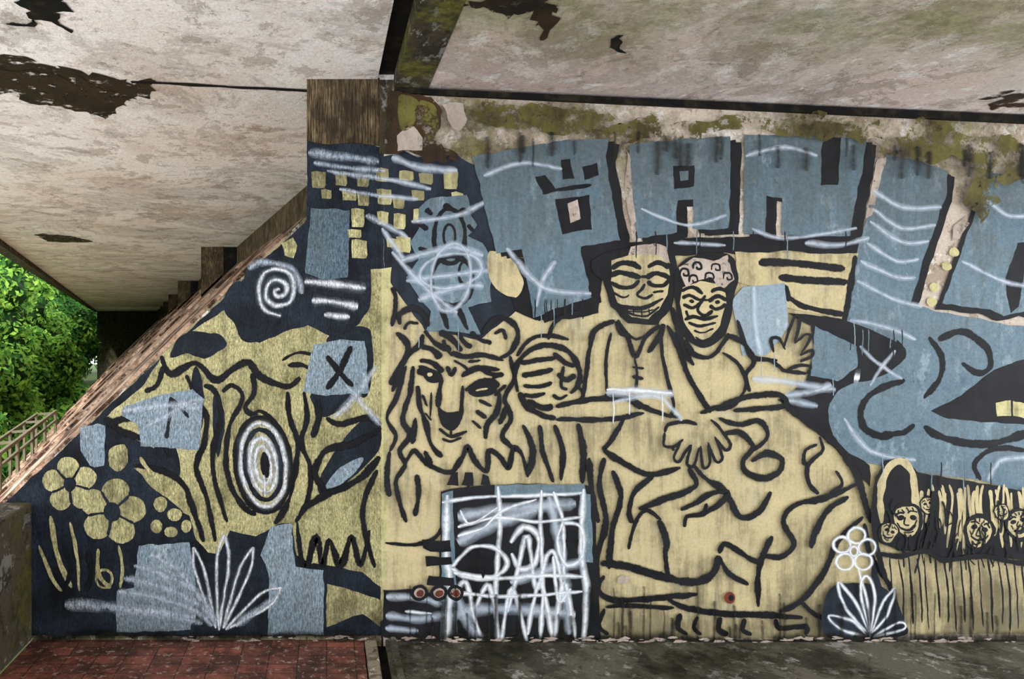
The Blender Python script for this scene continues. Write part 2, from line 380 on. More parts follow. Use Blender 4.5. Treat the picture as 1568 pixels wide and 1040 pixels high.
def S(o,m,s,w=8,closed=False,tap=0.35,j=0.8,n=7):
    if m=='w' and w<=9 and 'box' not in o: S(o,'g',s,w*3.2,closed,0.6,j,n)
    if m=='k': w=w*(1.24 if w>=7 else 1.12)
    if m=='w': w=w*1.9; tap=0.5
    if m in 'hd': w=w*1.9; tap=0.5
    p=parse(s); p=cr(p,n,closed); p=[jit(x,y,j) for x,y in p]
    V,F,MI,UV=geo(o); depth[0]+=0.00004; base=len(V); L=len(p)
    for i,(x,y) in enumerate(p):
        a=p[(i-1)%L] if closed else p[max(i-1,0)]; b=p[(i+1)%L] if closed else p[min(i+1,L-1)]
        dx,dy=b[0]-a[0],b[1]-a[1]; l=math.hypot(dx,dy) or 1; nx,ny=-dy/l,dx/l
        t=i/(L-1); e=min(t,1-t)
        ww=w*0.5*(1 if closed else (tap+(1-tap)*min(1,math.sqrt(e/0.14)) if e<0.14 else 1))
        ww*=1+0.5*noise.noise(Vector((x*.045,y*.045,w)))
        for sg,u in ((-1,0.0),(0,0.5),(1,1.0)):
            V.append((X(x+nx*ww*sg),-depth[0],Z(y+ny*ww*sg))); UV.append((u,t))
    for i in range(L if closed else L-1):
        i2=(i+1)%L
        for c in (0,1):
            F.append((base+i*3+c,base+i*3+c+1,base+i2*3+c+1,base+i2*3+c)); MI.append(mats_order.index(m))
def E(o,m,cx,cy,rx,ry,rot=0,j=1.2):
    c,s=math.cos(math.radians(rot)),math.sin(math.radians(rot))
    P(o,m,[(cx+rx*math.cos(a)*c-ry*math.sin(a)*s,cy+rx*math.cos(a)*s+ry*math.sin(a)*c) for a in [k*math.pi/6 for k in range(12)]],True,j)
def SE(o,m,cx,cy,rx,ry,w,rot=0):
    c,s=math.cos(math.radians(rot)),math.sin(math.radians(rot))
    S(o,m,[(cx+rx*math.cos(a)*c-ry*math.sin(a)*s,cy+rx*math.cos(a)*s+ry*math.sin(a)*c) for a in [k*math.pi/5 for k in range(10)]],w,True)
def many(fn,o,m,lst,w=None):
    for it in lst.strip().split('\n'):
        it=it.strip()
        if not it: continue
        if '|' in it: a,b=it.split('|'); fn(o,m,a.strip(),float(b))
        elif w: fn(o,m,it,w)
        else: fn(o,m,it)

# ===== backgrounds
BG='mural_background'
P(BG,'b',"590,420 640,490 760,480 905,400 925,385 1130,382 1320,382 1400,500 1480,560 1890,560 1890,968 1400,972 1200,978 905,985 590,972")
P(BG,'n',"588,240 618,232 640,240 700,238 728,255 740,310 765,390 800,395 815,485 790,478 760,500 735,520 650,505 596,430 588,420")
P(BG,'n',"470,214 500,219 540,216 588,226 588,974 -130,974 -130,900 470,337")
# ===== left wall creature
T='mural_tree_creature'
P(T,'y',"250,540 300,503 346,474 364,500 372,520 398,524 436,508 470,498 510,518 548,498 566,470 581,420 581,905 560,880 530,872 480,868 455,850 446,800 425,802 392,822 352,812 335,850 318,846 300,826 278,780 232,745 206,716 262,722 240,690 205,672 168,650 160,640 222,588")
P(T,'y',"568,412 598,410 598,470 592,560 594,700 590,944 575,960 572,700")
P(T,'n',"268,525 290,508 335,512 345,530 318,548 300,545 285,540 262,548",True)
P(T,'n',"345,450 368,430 380,470 398,486 396,520 372,522 360,498 346,478",True)
P(T,'n',"500,520 530,505 556,500 570,520 566,600 540,612 500,640 480,620 478,600 520,560",True)
P(T,'n',"540,655 578,640 580,690 530,740 498,760 488,735",True)
P(T,'l',"496,748 520,716 556,700 545,722 520,742",True)
P(T,'n',"446,872 480,862 556,876 582,900 582,974 446,974")
P(T,'y',"500,895 545,905 582,920 582,960 555,940 500,960")
P(T,'n',"300,560 312,600 308,660 300,640 292,600",True)
P(T,'n',"330,596 344,640 334,700 326,660",True)
P(T,'n',"236,690 262,676 276,712 270,730",True)
many(S,T,'k',"""
246,545 262,572 300,556 330,582 356,566 380,556 400,578 440,592 460,578|10
160,640 190,662 225,672 250,668|11
168,650 200,640 240,660 262,700|10
205,712 250,722 280,742 296,780 312,830|9
286,574 300,610 316,640 312,680 300,716 316,760 330,830|9
312,590 330,600 338,640 326,690 330,740 348,800|8
340,600 356,590 372,610 352,650 345,690|7
386,572 390,600 376,625 396,640 420,650|8
350,660 346,700 352,740 372,775 392,790|9
440,600 444,640 456,680 450,730 436,780 420,802|9
466,600 470,640 462,680 476,720 470,770 452,800|8
486,610 488,640 478,670|9
500,640 520,650 560,640 584,650|9
584,655 540,680 500,690 482,725 500,755|11
582,700 555,730 530,745 496,760 470,775 460,790|11
578,720 560,760 556,800 574,870|9
455,800 462,856 470,868 484,822 494,866 504,828 522,866 538,822 552,866 566,812|9
250,560 240,590 222,600|8
432,552 456,540 480,544|6
440,560 470,562 500,590|7
392,690 386,640 404,632 430,660 442,700|7
""")
# the eye
E(T,'y',403,712,46,76,-6)
for rx,ry,w,m in ((42,72,9,'k'),(34,64,5,'w'),(27,54,9,'n'),(20,42,5,'w'),(12,28,5,'w')):
    SE(T,m,403,712,rx,ry,w,-6)
E(T,'k',406,712,7,20,-6)
S(T,'w',"404,728 406,760",4)
# navy patch with spiral
P(T,'n',"378,410 410,392 445,372 470,345 560,350 566,400 566,470 520,515 480,498 440,505 400,520 380,480 372,440")
P(T,'y',"432,372 448,364 456,376 450,395 436,392")
many(S,T,'h',"""
380,412 400,402 440,408 456,425 462,450|7
""")
S(T,'w',"428,442 420,446 424,454 436,450 438,436 424,428 410,436 408,456 422,468 442,464 450,444 444,420 424,412 404,420 396,444 404,474 430,484",4.5)
many(S,T,'w',"""
466,432 500,434 560,442|7
478,460 510,462 548,470|7
496,482 536,486|6
""")
P('blue_paint_patches','u',"476,318 536,322 533,424 500,430 467,418")
P('blue_paint_patches','l',"480,528 520,520 558,522 566,602 500,606 464,600")
many(S,'blue_paint_patches','k',"""
500,545 520,570 540,592|9
538,530 520,568 500,596|9
""")
P('blue_paint_patches','l',"190,622 250,604 296,596 312,610 305,690 262,686 216,684 212,650 186,636")
many(S,'blue_paint_patches','n',"""
262,608 258,650 254,672|8
262,608 290,640|6
""")
P('blue_paint_patches','l',"122,655 150,648 162,652 160,712 140,716 124,690")
P('blue_paint_patches','l',"212,835 250,822 290,828 300,900 292,965 178,968 178,904 205,900")
P('blue_paint_patches','l',"414,806 446,800 452,868 496,874 496,972 410,974 412,880 400,850")
many(S,'blue_paint_patches','h',"""
186,630 240,622 300,618|9
230,650 300,612|8
""")
# flowers
FW='mural_flowers'
P(FW,'n',"40,748 100,700 160,720 230,760 290,790 300,830 212,835 205,900 178,905 100,905 70,850")
def flower(cx,cy,d,r,c,rot):
    for k in range(5):
        a=math.radians(rot+72*k); px,py=cx+d*math.cos(a),cy+d*math.sin(a); E(FW,'y',px,py,r,r*0.98,rot+72*k)
    E(FW,'y',cx,cy,c*1.35,c*1.35); E(FW,'n',cx,cy,c,c*1.1)
    for k in range(5):
        a=math.radians(rot+36+72*k); S(FW,'n',[(cx+c*.8*math.cos(a),cy+c*.8*math.sin(a)),(cx+(d+r*.3)*math.cos(a),cy+(d+r*.3)*math.sin(a))],5)
flower(107,742,26,17,10,-95)
flower(172,784,31,21,13,-80)
E(FW,'y',246,772,10,12); E(FW,'y',268,788,11,10); E(FW,'y',240,806,9,10); E(FW,'y',262,814,10,8); E(FW,'y',285,806,8,9)
P(FW,'y',"168,690 190,680 196,705 182,722 168,712",True)
many(S,FW,'y',"""
78,790 88,850 110,900|7
108,800 118,850 122,905|5
60,835 80,885 95,905|5
150,840 152,880 170,900|6
182,835 188,870 184,900|5
215,700 232,725 250,735|6
""")
SE(FW,'y',160,886,12,14,4)
many(S,FW,'k',"""
98,838 108,870 100,900|7
135,840 140,880 132,905|8
""")
# spray grass
SG='white_spray_grass'
def blade(x0,y0,x1,y1,w,bw):
    dx,dy=x1-x0,y1-y0; nx,ny=-dy,dx; l=math.hypot(dx,dy); nx/=l; ny/=l
    for sg in (1,-1):
        S(SG,'w',[(x0,y0),(x0+dx*.35+nx*bw*sg*.6,y0+dy*.35+ny*bw*sg*.6),(x0+dx*.75+nx*bw*sg,y0+dy*.75+ny*bw*sg),(x1,y1)],w)
for a in ((335,965,344,818,3.2,9),(342,962,388,838,3.2,8),(346,964,430,900,3.2,11),(330,962,296,838,3.2,7)): blade(*a)
many(S,SG,'h',"""
205,866 250,880 300,905 332,950|8
190,885 240,896 300,922 330,955|9
180,905 240,915 300,935 325,958|8
190,935 250,940 310,955|8
230,850 270,870 310,920|6
100,925 180,930 300,945|12
360,958 400,930 420,915|8
""")
# ===== yellow squares & totem
SQ='mural_yellow_squares'
for a in ((488,276,11,13),(522,274,9,11),(555,278,9,9),(585,268,10,10),(622,270,11,8),(652,274,11,8),(690,276,11,14),(500,298,8,7),(535,300,11,8),(556,306,9,10),(588,302,11,12),(610,312,9,8),(640,300,10,8),(548,334,10,14),(550,382,12,14),(586,335,9,10),(612,340,9,12),(618,375,11,12),(600,372,8,7),(640,330,8,10),(543,358,10,7),(700,305,9,10)):
    x,y,a2,b2=a; P(SQ,'y',[(x-a2,y-b2),(x-a2*.3,y-b2-1),(x+a2,y-b2+1),(x+a2,y+b2*.6),(x+a2-2,y+b2),(x-a2+1,y+b2-1)],False,1.2)
many(S,'white_spray_scribbles','h',"""
472,234 520,240 580,248|8
480,250 520,256 590,262|6
500,262 540,268 600,276 660,290|6
600,240 640,256 700,262|8
520,290 580,300 640,305|5
560,330 600,350 625,365|6
585,350 620,400|6
""")
TM='mural_totem_mask'
P(TM,'u',"640,318 660,304 715,298 722,330 730,345 716,362 738,372 756,400 750,440 752,462 716,470 736,512 690,508 652,508 660,476 640,455 622,425 640,398 628,372 642,350")
SE(TM,'k',688,362,24,42,7); SE(TM,'k',692,430,32,38,7); SE(TM,'k',688,362,9,18,5); SE(TM,'k',712,418,10,18,6)
many(S,TM,'k',"""
652,320 662,330|9
680,312 690,322|9
706,318 712,330|9
640,342 655,352|10
716,344 724,354|8
676,470 686,505|7
700,470 716,505|8
640,380 654,385|7
""")
many(S,TM,'h',"""
612,400 660,386 700,380 740,392|7
622,430 700,420 780,410|6
640,460 700,440 740,438|7
630,340 700,330 760,300|6
600,385 650,440 700,480|6
""")
SE(TM,'h',690,415,48,26,5,-10); SE(TM,'h',690,425,30,52,5,8)
# ===== letters
LT='graffiti_block_letters'
def letter(s,dx=16,dy=9,m='u'):
    p=parse(s); P(LT,'k',[(x+dx,y+dy) for x,y in p]); P(LT,'k',[(x+dx*.5,y+dy*.6) for x,y in p]); P(LT,m,p)
P(LT,'k',"905,382 960,372 1035,366 1140,362 1310,366 1345,376 1330,398 1200,384 1130,392 1110,388 1035,392 925,400 906,400")
P(LT,'k',"760,390 800,395 905,385 925,400 915,480 870,490 820,490 790,478")
P(LT,'b',"750,385 780,395 800,430 790,455 762,445 748,420",True)
letter("722,240 800,226 870,214 932,212 926,240 948,368 888,378 905,455 860,470 816,486 798,382 760,388 742,320")
letter("963,222 1040,214 1118,210 1115,350 1061,352 1061,306 1035,308 1035,356 975,366 968,300")
letter("1138,208 1240,208 1325,214 1318,260 1300,362 1196,360 1196,304 1172,300 1170,358 1138,358")
letter("1355,237 1405,246 1450,264 1446,300 1414,392 1392,470 1370,525 1290,500 1297,430 1330,320",10,8)
letter("1510,265 1568,270 1640,276 1630,500 1568,476 1535,484 1515,474 1440,465 1465,400 1490,330",-10,8)
letter("1690,280 1800,285 1800,480 1700,480")
many(P,LT,'k',"""
818,272 834,268 850,290 832,298
858,246 872,245 878,274 862,276
890,256 914,250 916,270 894,275
850,306 902,300 906,350 860,360
1030,254 1062,254 1062,286 1032,290
1258,208 1286,212 1282,284 1255,284
1536,430 1556,372 1572,372 1558,470 1545,480
""")
S(LT,'k',"830,297 860,290 905,284",6)
P(LT,'p',"868,312 884,306 888,336 873,342",j=.6)
P(LT,'u',"1039,263 1053,262 1053,276 1041,278",j=.6)
P(LT,'p',"960,232 964,238 968,300 974,340 966,348 956,290"); P(LT,'p',"1340,245 1356,240 1334,330 1324,335"); P(LT,'p',"1458,346 1476,332 1482,342 1468,366 1456,368")
for x,y in ((1447,408),(1459,386),(1428,440),(1424,462)): E(LT,'y',x,y,8,7,20)
# striped block
P(LT,'b',"1125,386 1210,388 1312,388 1300,440 1290,488 1230,478 1200,470 1150,440 1125,430")
many(S,LT,'k',"""
1160,402 1220,404 1292,412|12
1190,425 1240,430 1296,432|11
1200,450 1230,470 1292,482|10
1200,436 1206,462|9
1308,392 1300,440 1290,500|9
""")
# black field and blue snake
SN='graffiti_snake'
P(SN,'k',"1205,480 1290,488 1370,522 1400,545 1360,580 1300,600 1278,660 1330,712 1330,745 1280,690 1225,640 1190,612 1232,585 1245,540 1240,500")
P(SN,'u',"1300,485 1392,468 1440,478 1500,488 1568,500 1890,530 1890,790 1568,752 1500,736 1400,722 1330,708 1288,684 1268,648 1272,612 1296,590 1345,578 1384,548 1372,520",True)
P(SN,'k',"1424,630 1470,604 1520,566 1575,545 1660,560 1660,650 1575,650 1500,646 1450,642")
many(S,SN,'k',"""
1384,582 1336,600 1316,628 1322,656 1350,668 1376,660|10
1412,652 1446,672 1510,680 1575,664 1640,670|11
1420,516 1440,548 1436,580 1412,610|9
1434,520 1470,508 1506,530 1514,560 1496,572 1470,556|10
1350,662 1378,664 1398,650|8
1568,690 1520,686 1490,710 1500,735|8
""")
P(SN,'y',"1522,616 1545,613 1568,618 1568,642 1548,636 1524,638"); S(SN,'k',"1546,608 1548,642",4)
P(SN,'u',"1246,500 1310,530 1312,562 1282,584 1240,576")
P(SN,'l',"1118,462 1136,440 1200,434 1206,500 1172,545 1136,545 1126,500")
many(S,SN,'h',"""
1315,530 1340,555 1380,580|4
1330,590 1350,560 1370,536|4
1150,580 1200,584 1278,598|9
1200,605 1240,600 1272,590|8
1205,612 1250,622|7
""")
S(SN,'w',"1306,578 1314,579",9)
many(S,'white_spray_scribbles','h',"""
1230,372 1280,376 1330,364|6
1140,240 1200,226 1250,240|5
1150,350 1200,365 1310,350|5
1335,292 1380,318 1440,318|6
1335,320 1378,350 1430,345|5
1330,340 1380,372 1420,370|5
1325,372 1370,400 1405,398|5
1315,400 1370,425 1400,425|5
1310,430 1370,460 1410,470|5
1500,300 1540,330 1580,330|5
1470,400 1530,430 1580,440|5
1300,490 1350,500 1400,520|5
1290,640 1330,690 1400,705|5
1510,736 1530,705 1570,700|6
740,270 800,250 860,260|5
820,470 830,430 850,400|5
775,380 830,440 905,450|6
980,320 1050,345 1110,330|4
1030,372 1110,376|5
""")
# ===== tiger head
LN='mural_tiger_head'
many(S,LN,'k',"""
612,498 612,480 634,472 650,484 655,500|9
618,505 626,494 640,496|6
738,512 758,488 784,494 792,516 780,540 764,548|9
756,512 768,506 774,520|6
648,512 640,530 622,545 602,580 600,590|9
606,510 624,528 618,556 600,600|9
622,560 606,610 592,640 606,668 596,690|7
632,560 628,600 616,640 628,666 612,690 622,712|8
640,590 642,620 652,650 660,680 676,700|8
650,506 664,524 690,536|9
672,508 690,518 706,538|9
720,508 734,520 752,526|8
690,540 710,546 742,544 770,552|8
645,530 662,536 674,548|9
678,520 682,532 692,546|6
700,508 708,522 722,532|7
694,552 706,558 716,566|6
768,572 752,580|5
774,590 756,606|6
642,552 662,556 678,570|9
638,568 654,572 672,584|10
706,576 730,564 764,566|8
712,598 730,586 752,584 764,592|9
722,600 742,604 760,596|6
676,576 672,600 670,624|8
708,590 706,620 704,636 694,652|7
672,656 690,668 714,660|6
690,650 690,666|5
676,672 690,676 706,670|4
684,560 690,574 698,562|6
716,554 736,552|5
732,612 752,622|6
728,628 744,640|6
722,644 736,656|5
646,604 654,622|6
650,632 660,644|5
660,600 658,640|5
764,600 760,630 745,650 742,672|8
780,545 786,580 772,610 782,640 768,668 790,690|8
776,620 764,650|8
616,720 632,690 648,704 664,716 690,722 706,702 716,684 726,704 744,722 748,690 766,700 778,716 786,684 800,700 806,728|8
730,560 750,572 770,574|7
636,640 630,680|8
650,690 660,712|8
622,712 606,735 612,770 622,800|8
638,726 640,760 634,790|8
596,690 592,730 596,760|8
590,830 630,834 666,822 684,790 720,740|6
600,440 606,460 600,500|7
800,650 815,690 806,730|9
826,650 830,690 846,738|8
848,650 860,690 858,735|8
884,648 892,690 890,740|11
""")
P(LN,'k',"670,622 684,632 704,628 708,640 698,656 684,658 672,644",True)
P(LN,'k',"640,560 660,564 676,574 668,586 650,580",True)
P(LN,'k',"716,600 730,588 750,586 762,594 744,606 728,608",True); S(LN,'b',"728,598 746,595",3)
E(LN,'b',657,573,4,3)
# ===== small face
CF='mural_child_face'
many(S,CF,'k',"""
792,600 788,570 800,545 824,530 852,530 876,545 886,568 884,590 872,602|8
790,545 810,520 840,514 870,520|7
796,556 822,552 850,548|8
798,574 820,572 846,566|9
800,590 822,592 844,586|8
800,604 818,606 834,602|7
846,540 866,556 880,560|7
852,572 866,582 880,574|9
862,560 858,590 868,596|6
846,604 856,610 868,604|6
794,600 806,622 830,636 850,640|9
806,612 828,624 846,622|10
884,590 892,606 880,616|7
850,622 900,612 955,610 980,626|8
850,642 930,642 985,632|8
""")
# ===== man
MN='mural_man'
P(MN,'k',"905,400 925,388 965,378 1030,380 1036,430 1026,470 1005,498 960,496 934,470 922,430 906,415")
P(MN,'b',"934,400 960,390 1018,388 1025,420 1020,450 1008,474 990,488 966,486 944,462 934,430",False)
P(MN,'p',"965,378 1000,372 1018,378 1024,404 1008,392 985,390 960,390")
many(S,MN,'k',"""
934,412 950,403 966,404 980,412|8
990,410 1006,402 1024,410|8
930,424 946,418 962,420 980,426|8
988,426 1004,419 1026,426|8
934,432 948,440 966,440 978,430|7
990,430 1000,438 1014,437 1024,428|7
980,424 990,424|6
936,448 952,455 962,452|4
998,448 1014,446|4
986,434 980,444 974,452 986,457 998,451|5
936,462 956,470 982,472 1014,457|6
950,470 968,482 990,483 1008,470|5
960,476 980,478 1000,474|2.5
968,474 969,482|2.5
980,474 981,484|2.5
992,472 993,482|2.5
944,490 958,514 972,546 986,518 1008,498|7
946,494 972,520 1004,500|5
958,514 948,508 942,492|7
990,540 1008,516 1014,496|7
970,548 974,580 968,608|5
966,562 984,564|6
966,576 984,580|6
940,492 910,506 900,540 892,610|9
934,510 926,550 928,600|6
893,480 870,482 848,494 838,520|7
1010,500 1012,540 1020,580 1030,620 1024,640|6
1020,498 1036,530 1052,575 1072,610 1086,632|9
1026,470 1034,500 1048,540 1060,560|8
925,604 960,610 1000,630 1040,640|7
955,640 930,680 926,690 960,712 992,726 1040,716|9
1000,728 972,750 962,780 966,800|9
""")
# ===== woman
WM='mural_woman'
P(WM,'k',"1034,410 1060,392 1112,390 1128,420 1120,460 1112,505 1086,530 1056,526 1038,500 1030,450",True)
P(WM,'b',"1042,440 1070,430 1108,438 1110,466 1100,498 1082,520 1062,518 1046,494 1038,464",False)
P(WM,'p',"1036,410 1060,394 1090,400 1112,392 1122,428 1110,440 1096,438 1086,424 1062,430 1048,440")
for x,y in ((1046,418),(1066,408),(1094,410),(1112,424),(1060,428),(1084,424)): S(WM,'k',[(x-7,y+4),(x-5,y-5),(x+4,y-5),(x+6,y+3),(x,y+4),(x-1,y)],3.4)
many(S,WM,'k',"""
1040,446 1058,440 1074,450|6
1086,448 1100,442 1114,448|6
1078,452 1066,474 1078,483 1090,476|6
1046,490 1060,485 1078,488 1098,484|6
1052,494 1068,499 1094,494|5
1060,506 1074,509 1090,503|4
1048,476 1052,486|4
1062,516 1076,521 1092,514|4
1042,456 1054,453 1070,460|6
1044,466 1058,472 1070,464|6
1082,462 1096,454 1112,460|6
1084,468 1096,474 1110,466|6
1068,459 1084,460|4
1048,520 1060,542 1086,546 1106,524 1114,510|7
1110,512 1136,526 1152,552 1140,574 1146,600|7
1104,540 1130,560 1140,590 1120,620 1094,628|6
1126,490 1140,530 1152,548 1188,552|7
1170,548 1190,560 1200,568 1232,572|6
1182,540 1178,520 1190,518 1200,536|5
1198,532 1206,504 1216,484 1222,490 1214,524|6
1214,526 1230,512 1238,516 1224,540|5
1222,544 1240,536 1240,546 1222,554|5
1200,568 1220,560 1238,562 1232,572|5
""")
E(WM,'k',1057,462,4,3); E(WM,'k',1096,463,4,3)
# ===== hand
HD='mural_hand'
many(S,HD,'k',"""
1016,662 1022,650 1050,646 1066,650|6
1016,662 1014,680 1028,684 1044,672|5
1040,676 1030,700 1038,706 1054,680|5
1056,680 1050,708 1060,712 1068,684|5
1070,682 1074,714 1084,710 1082,680|5
1082,676 1094,706 1104,700 1092,668|5
1092,668 1108,688 1116,680 1100,656 1086,642|5
1030,690 1026,684|4
""")
# ===== tiger
TG='mural_tiger_body'
many(S,TG,'k',"""
1070,632 1100,622 1140,608 1190,604 1200,620 1160,626 1120,628|9
1196,618 1240,650 1280,684 1308,726 1322,770 1330,800|11
1098,640 1130,650 1160,644 1172,668 1150,690|8
1108,664 1130,662 1150,684 1136,704 1140,722 1168,732 1190,722 1194,702 1170,694 1148,706|10
1252,668 1256,690 1234,712 1236,740 1250,756|7
1248,680 1230,690 1228,712|7
1060,712 1076,730 1108,752 1130,790 1160,782 1178,752|10
1052,716 1062,744 1014,764 976,778|9
1046,806 1050,790 1074,786 1100,770 1112,752 1084,756 1062,770 1040,780|8
1310,740 1260,762 1216,772 1196,798 1212,830 1196,850 1166,850|9
1276,720 1286,740 1266,756|6
1296,760 1266,778 1246,812 1238,838|9
1318,790 1280,828 1258,876 1224,918 1190,936|9
1006,796 1018,826 1016,850 1022,884|10
1080,770 1074,790|7
1180,820 1166,848 1158,880 1158,928|9
1098,846 1108,832 1132,846 1160,862|8
1098,850 1112,876 1144,894|8
918,862 950,864 984,874 1020,884 1060,890 1088,878 1098,850|12
924,880 914,896 926,914 960,918 1030,912 1066,908|9
924,930 916,956 930,970|7
926,928 966,926 1030,930|7
1020,916 1044,928 1100,938 1160,940 1226,944|9
1040,938 1036,958 1050,970|8
1066,942 1060,960 1072,970|7
1100,944 1098,962 1112,970|7
1138,946 1134,962 1148,970|7
1184,946 1190,960 1230,958 1230,970|8
1224,918 1240,936 1262,948|7
924,700 916,740 926,800 912,850 916,900|10
936,720 948,760 936,810 930,870|11
900,700 904,750 914,800|9
1010,796 988,780 970,800 960,840|7
1320,800 1330,850 1360,900 1380,960|8
""")
# ===== box with white tag
BX='graffiti_black_box'
P(BX,'k',"674,752 720,744 800,740 906,742 910,800 918,980 800,988 668,984 672,860")
P(BX,'k',"586,902 640,900 690,920 690,984 586,974")
P(BX,'k',"684,742 690,724 700,722 702,744"); P(BX,'k',"706,742 712,722 724,724 724,744"); P(BX,'k',"734,742 738,726 748,728 752,744")
P(BX,'u',"758,742 892,740 896,756 756,760")
P(BX,'u',"676,756 692,752 700,980 674,982"); P(BX,'u',"886,756 902,756 906,860 890,860")
many(S,BX,'h',"""
700,790 780,778 880,770|12
700,830 760,800 820,780|14
780,890 840,870 890,860|10
690,940 760,930 880,940|12
840,760 860,860 870,970|10
692,900 720,960 740,980|10
""")
many(S,BX,'w',"""
684,758 682,840 688,900 682,985|8
676,768 740,760 820,758 892,754|4.5
892,748 888,840 896,900 892,985|6.5
762,744 764,810 758,900 760,980|5
828,750 826,800 830,900 826,976|5
846,752 860,800 862,880|4
690,868 720,838 756,838 776,862 750,884 712,882 690,868|5
700,806 760,792 826,798 890,790|4
780,830 800,806 822,820 818,860 796,870 782,846|6
776,936 790,880 806,820 820,900 836,850 850,850 862,920|5
690,916 712,890 726,948 740,984|5
726,930 748,896 764,984|5
766,984 782,900 806,984|5
806,970 826,890 846,984|5
846,984 862,890 880,984|5
694,876 760,884 830,880 892,882|5
860,800 888,806 890,850 866,864 852,830 860,800|5
690,906 780,912 890,904|4
620,934 660,938|4
700,820 740,806 770,780 820,764|4
846,850 850,900 856,920 872,900|4
704,780 716,800 740,790 760,776|3
""")
many(S,BX,'h',"""
590,912 640,914 676,924|8
590,940 640,946 680,940|8
590,960 640,964|6
""")
E(BX,'k',874,828,10,14); E(BX,'k',738,862,9,12); S(BX,'k',"738,850 738,884",5)
many(P,BX,'k',"""
646,826 688,826 690,844 660,844 646,838
650,850 690,852 692,862 652,866
656,880 694,884 694,896 652,894
""")
for x in (642,671,696): E(BX,'k',x,906,13,12); E(BX,'p',x,906,8,7); E(BX,'r',x+1,907,5.5,5)
E(TG,'p',952,886,9,6); E(TG,'r',1114,914,8,8); E(TG,'k',1116,914,4,4)
# ===== basket
BK='mural_basket_of_faces'
P(BK,'k',"1336,730 1352,704 1380,700 1400,722 1480,736 1568,752 1700,770 1700,862 1568,858 1500,848 1440,854 1410,842 1370,842 1338,826 1334,780")
S(BK,'b',"1346,800 1344,750 1356,716 1376,706 1392,724 1398,770 1404,800",11)
random.seed(21)
for i in range(40):
    x=1408+i*7.2+random.uniform(-3,3); S(BK,'b',[(x,740+random.uniform(0,14)),(x+random.uniform(-5,5),770),(x+random.uniform(-8,8),800+random.uniform(0,48))],random.uniform(3,6.5))
def face(x,y,r,t):
    q=lambda pts:[(x+a*r+b*r*t+random.uniform(-.08,.08)*r,y+b*r-a*r*t+random.uniform(-.08,.08)*r) for a,b in pts]
    P(BK,'k',q([(-1.15,-.6),(-.5,-1.25),(.6,-1.2),(1.2,-.5),(1.1,.5),(.7,1.3),(0,1.55),(-.7,1.25),(-1.15,.4)]),True)
    P(BK,'b',q([(-.9,-.5),(-.4,-1.0),(.5,-.95),(.95,-.4),(.85,.4),(.5,1.05),(0,1.3),(-.55,1.0),(-.9,.3)]),True)
    for s in (-1,1):
        E(BK,'k',*q([(s*.42,-.22)])[0],r*.27,r*.2,s*15,.4)
        S(BK,'k',q([(s*.15,-.55),(s*.45,-.7),(s*.8,-.5)]),r*.16)
    S(BK,'k',q([(-.05,-.3),(-.18,.25),(.15,.3)]),r*.14)
    S(BK,'k',q([(-.6,.5),(0,.68),(.6,.45)]),r*.26); S(BK,'k',q([(-.35,.85),(0,.98),(.35,.82)]),r*.14)
    for k in (-.6,-.25,.1,.45): S(BK,'k',q([(k,-.95),(k+.08,-.66)]),r*.13)
    for k in (-.75,.7): S(BK,'k',q([(k,.05),(k*.75,.5)]),r*.12)
face(1384,796,20,.12); face(1356,814,12,-.3); face(1416,772,10,.3); face(1494,812,19,-.25); face(1554,800,17,.2); face(1630,815,20,0); face(1528,782,9,.4)
for i in range(46):
    x=1346+random.random()*240; y=random.uniform(760,840); S(BK,'k',[(x,y),(x+random.uniform(-6,6),y+14),(x+random.uniform(-9,9),y+random.uniform(22,44))],random.uniform(1.6,3.6))
many(S,BK,'k',"""
1340,846 1370,850 1410,842 1440,856 1500,850 1568,862 1700,866|8
1408,842 1420,800 1424,750|7
1336,740 1332,800 1340,850 1352,890|8
""")
for i in range(26):
    x=1356+i*13.5+random.uniform(-2,2); S(BK,'k',[(x,852+random.uniform(-4,4)),(x+5+random.uniform(-3,3),900),(x+8,965+random.uniform(-24,4))],random.uniform(2.2,4.2))
# ===== white flower
WF='white_spray_flower'
P(WF,'n',"1262,905 1300,890 1350,900 1380,950 1372,972 1262,974",True)
P(WF,'n',"1330,860 1345,900 1352,940 1330,920",True)
for dx,dy in ((-18,-12),(4,-26),(20,-8),(14,14),(-14,14)): SE(WF,'w',1302+dx,844+dy,13,12,3)
SE(WF,'w',1302,842,6,7,2.5)
many(S,WF,'w',"""
1308,868 1322,920 1326,972|3
1326,970 1290,930 1278,890 1304,920 1326,970|3
1326,968 1312,900 1322,880 1334,910 1326,968|3
1328,966 1346,920 1364,900 1352,940 1328,966|3
1322,972 1280,960 1264,940 1300,948 1322,972|3
1330,972 1370,950 1378,960 1330,972|2.5
""")
many(S,'white_spray_scribbles','h',"""
926,600 980,600 1028,604|11
935,615 1000,606 1030,630 1040,644|6
510,640 540,610 576,560|7
530,590 556,620 582,650|7
1150,440 1152,500 1160,545|6
""")
many(S,'white_spray_scribbles','w',"""
926,596 980,598 1026,602|4
""")
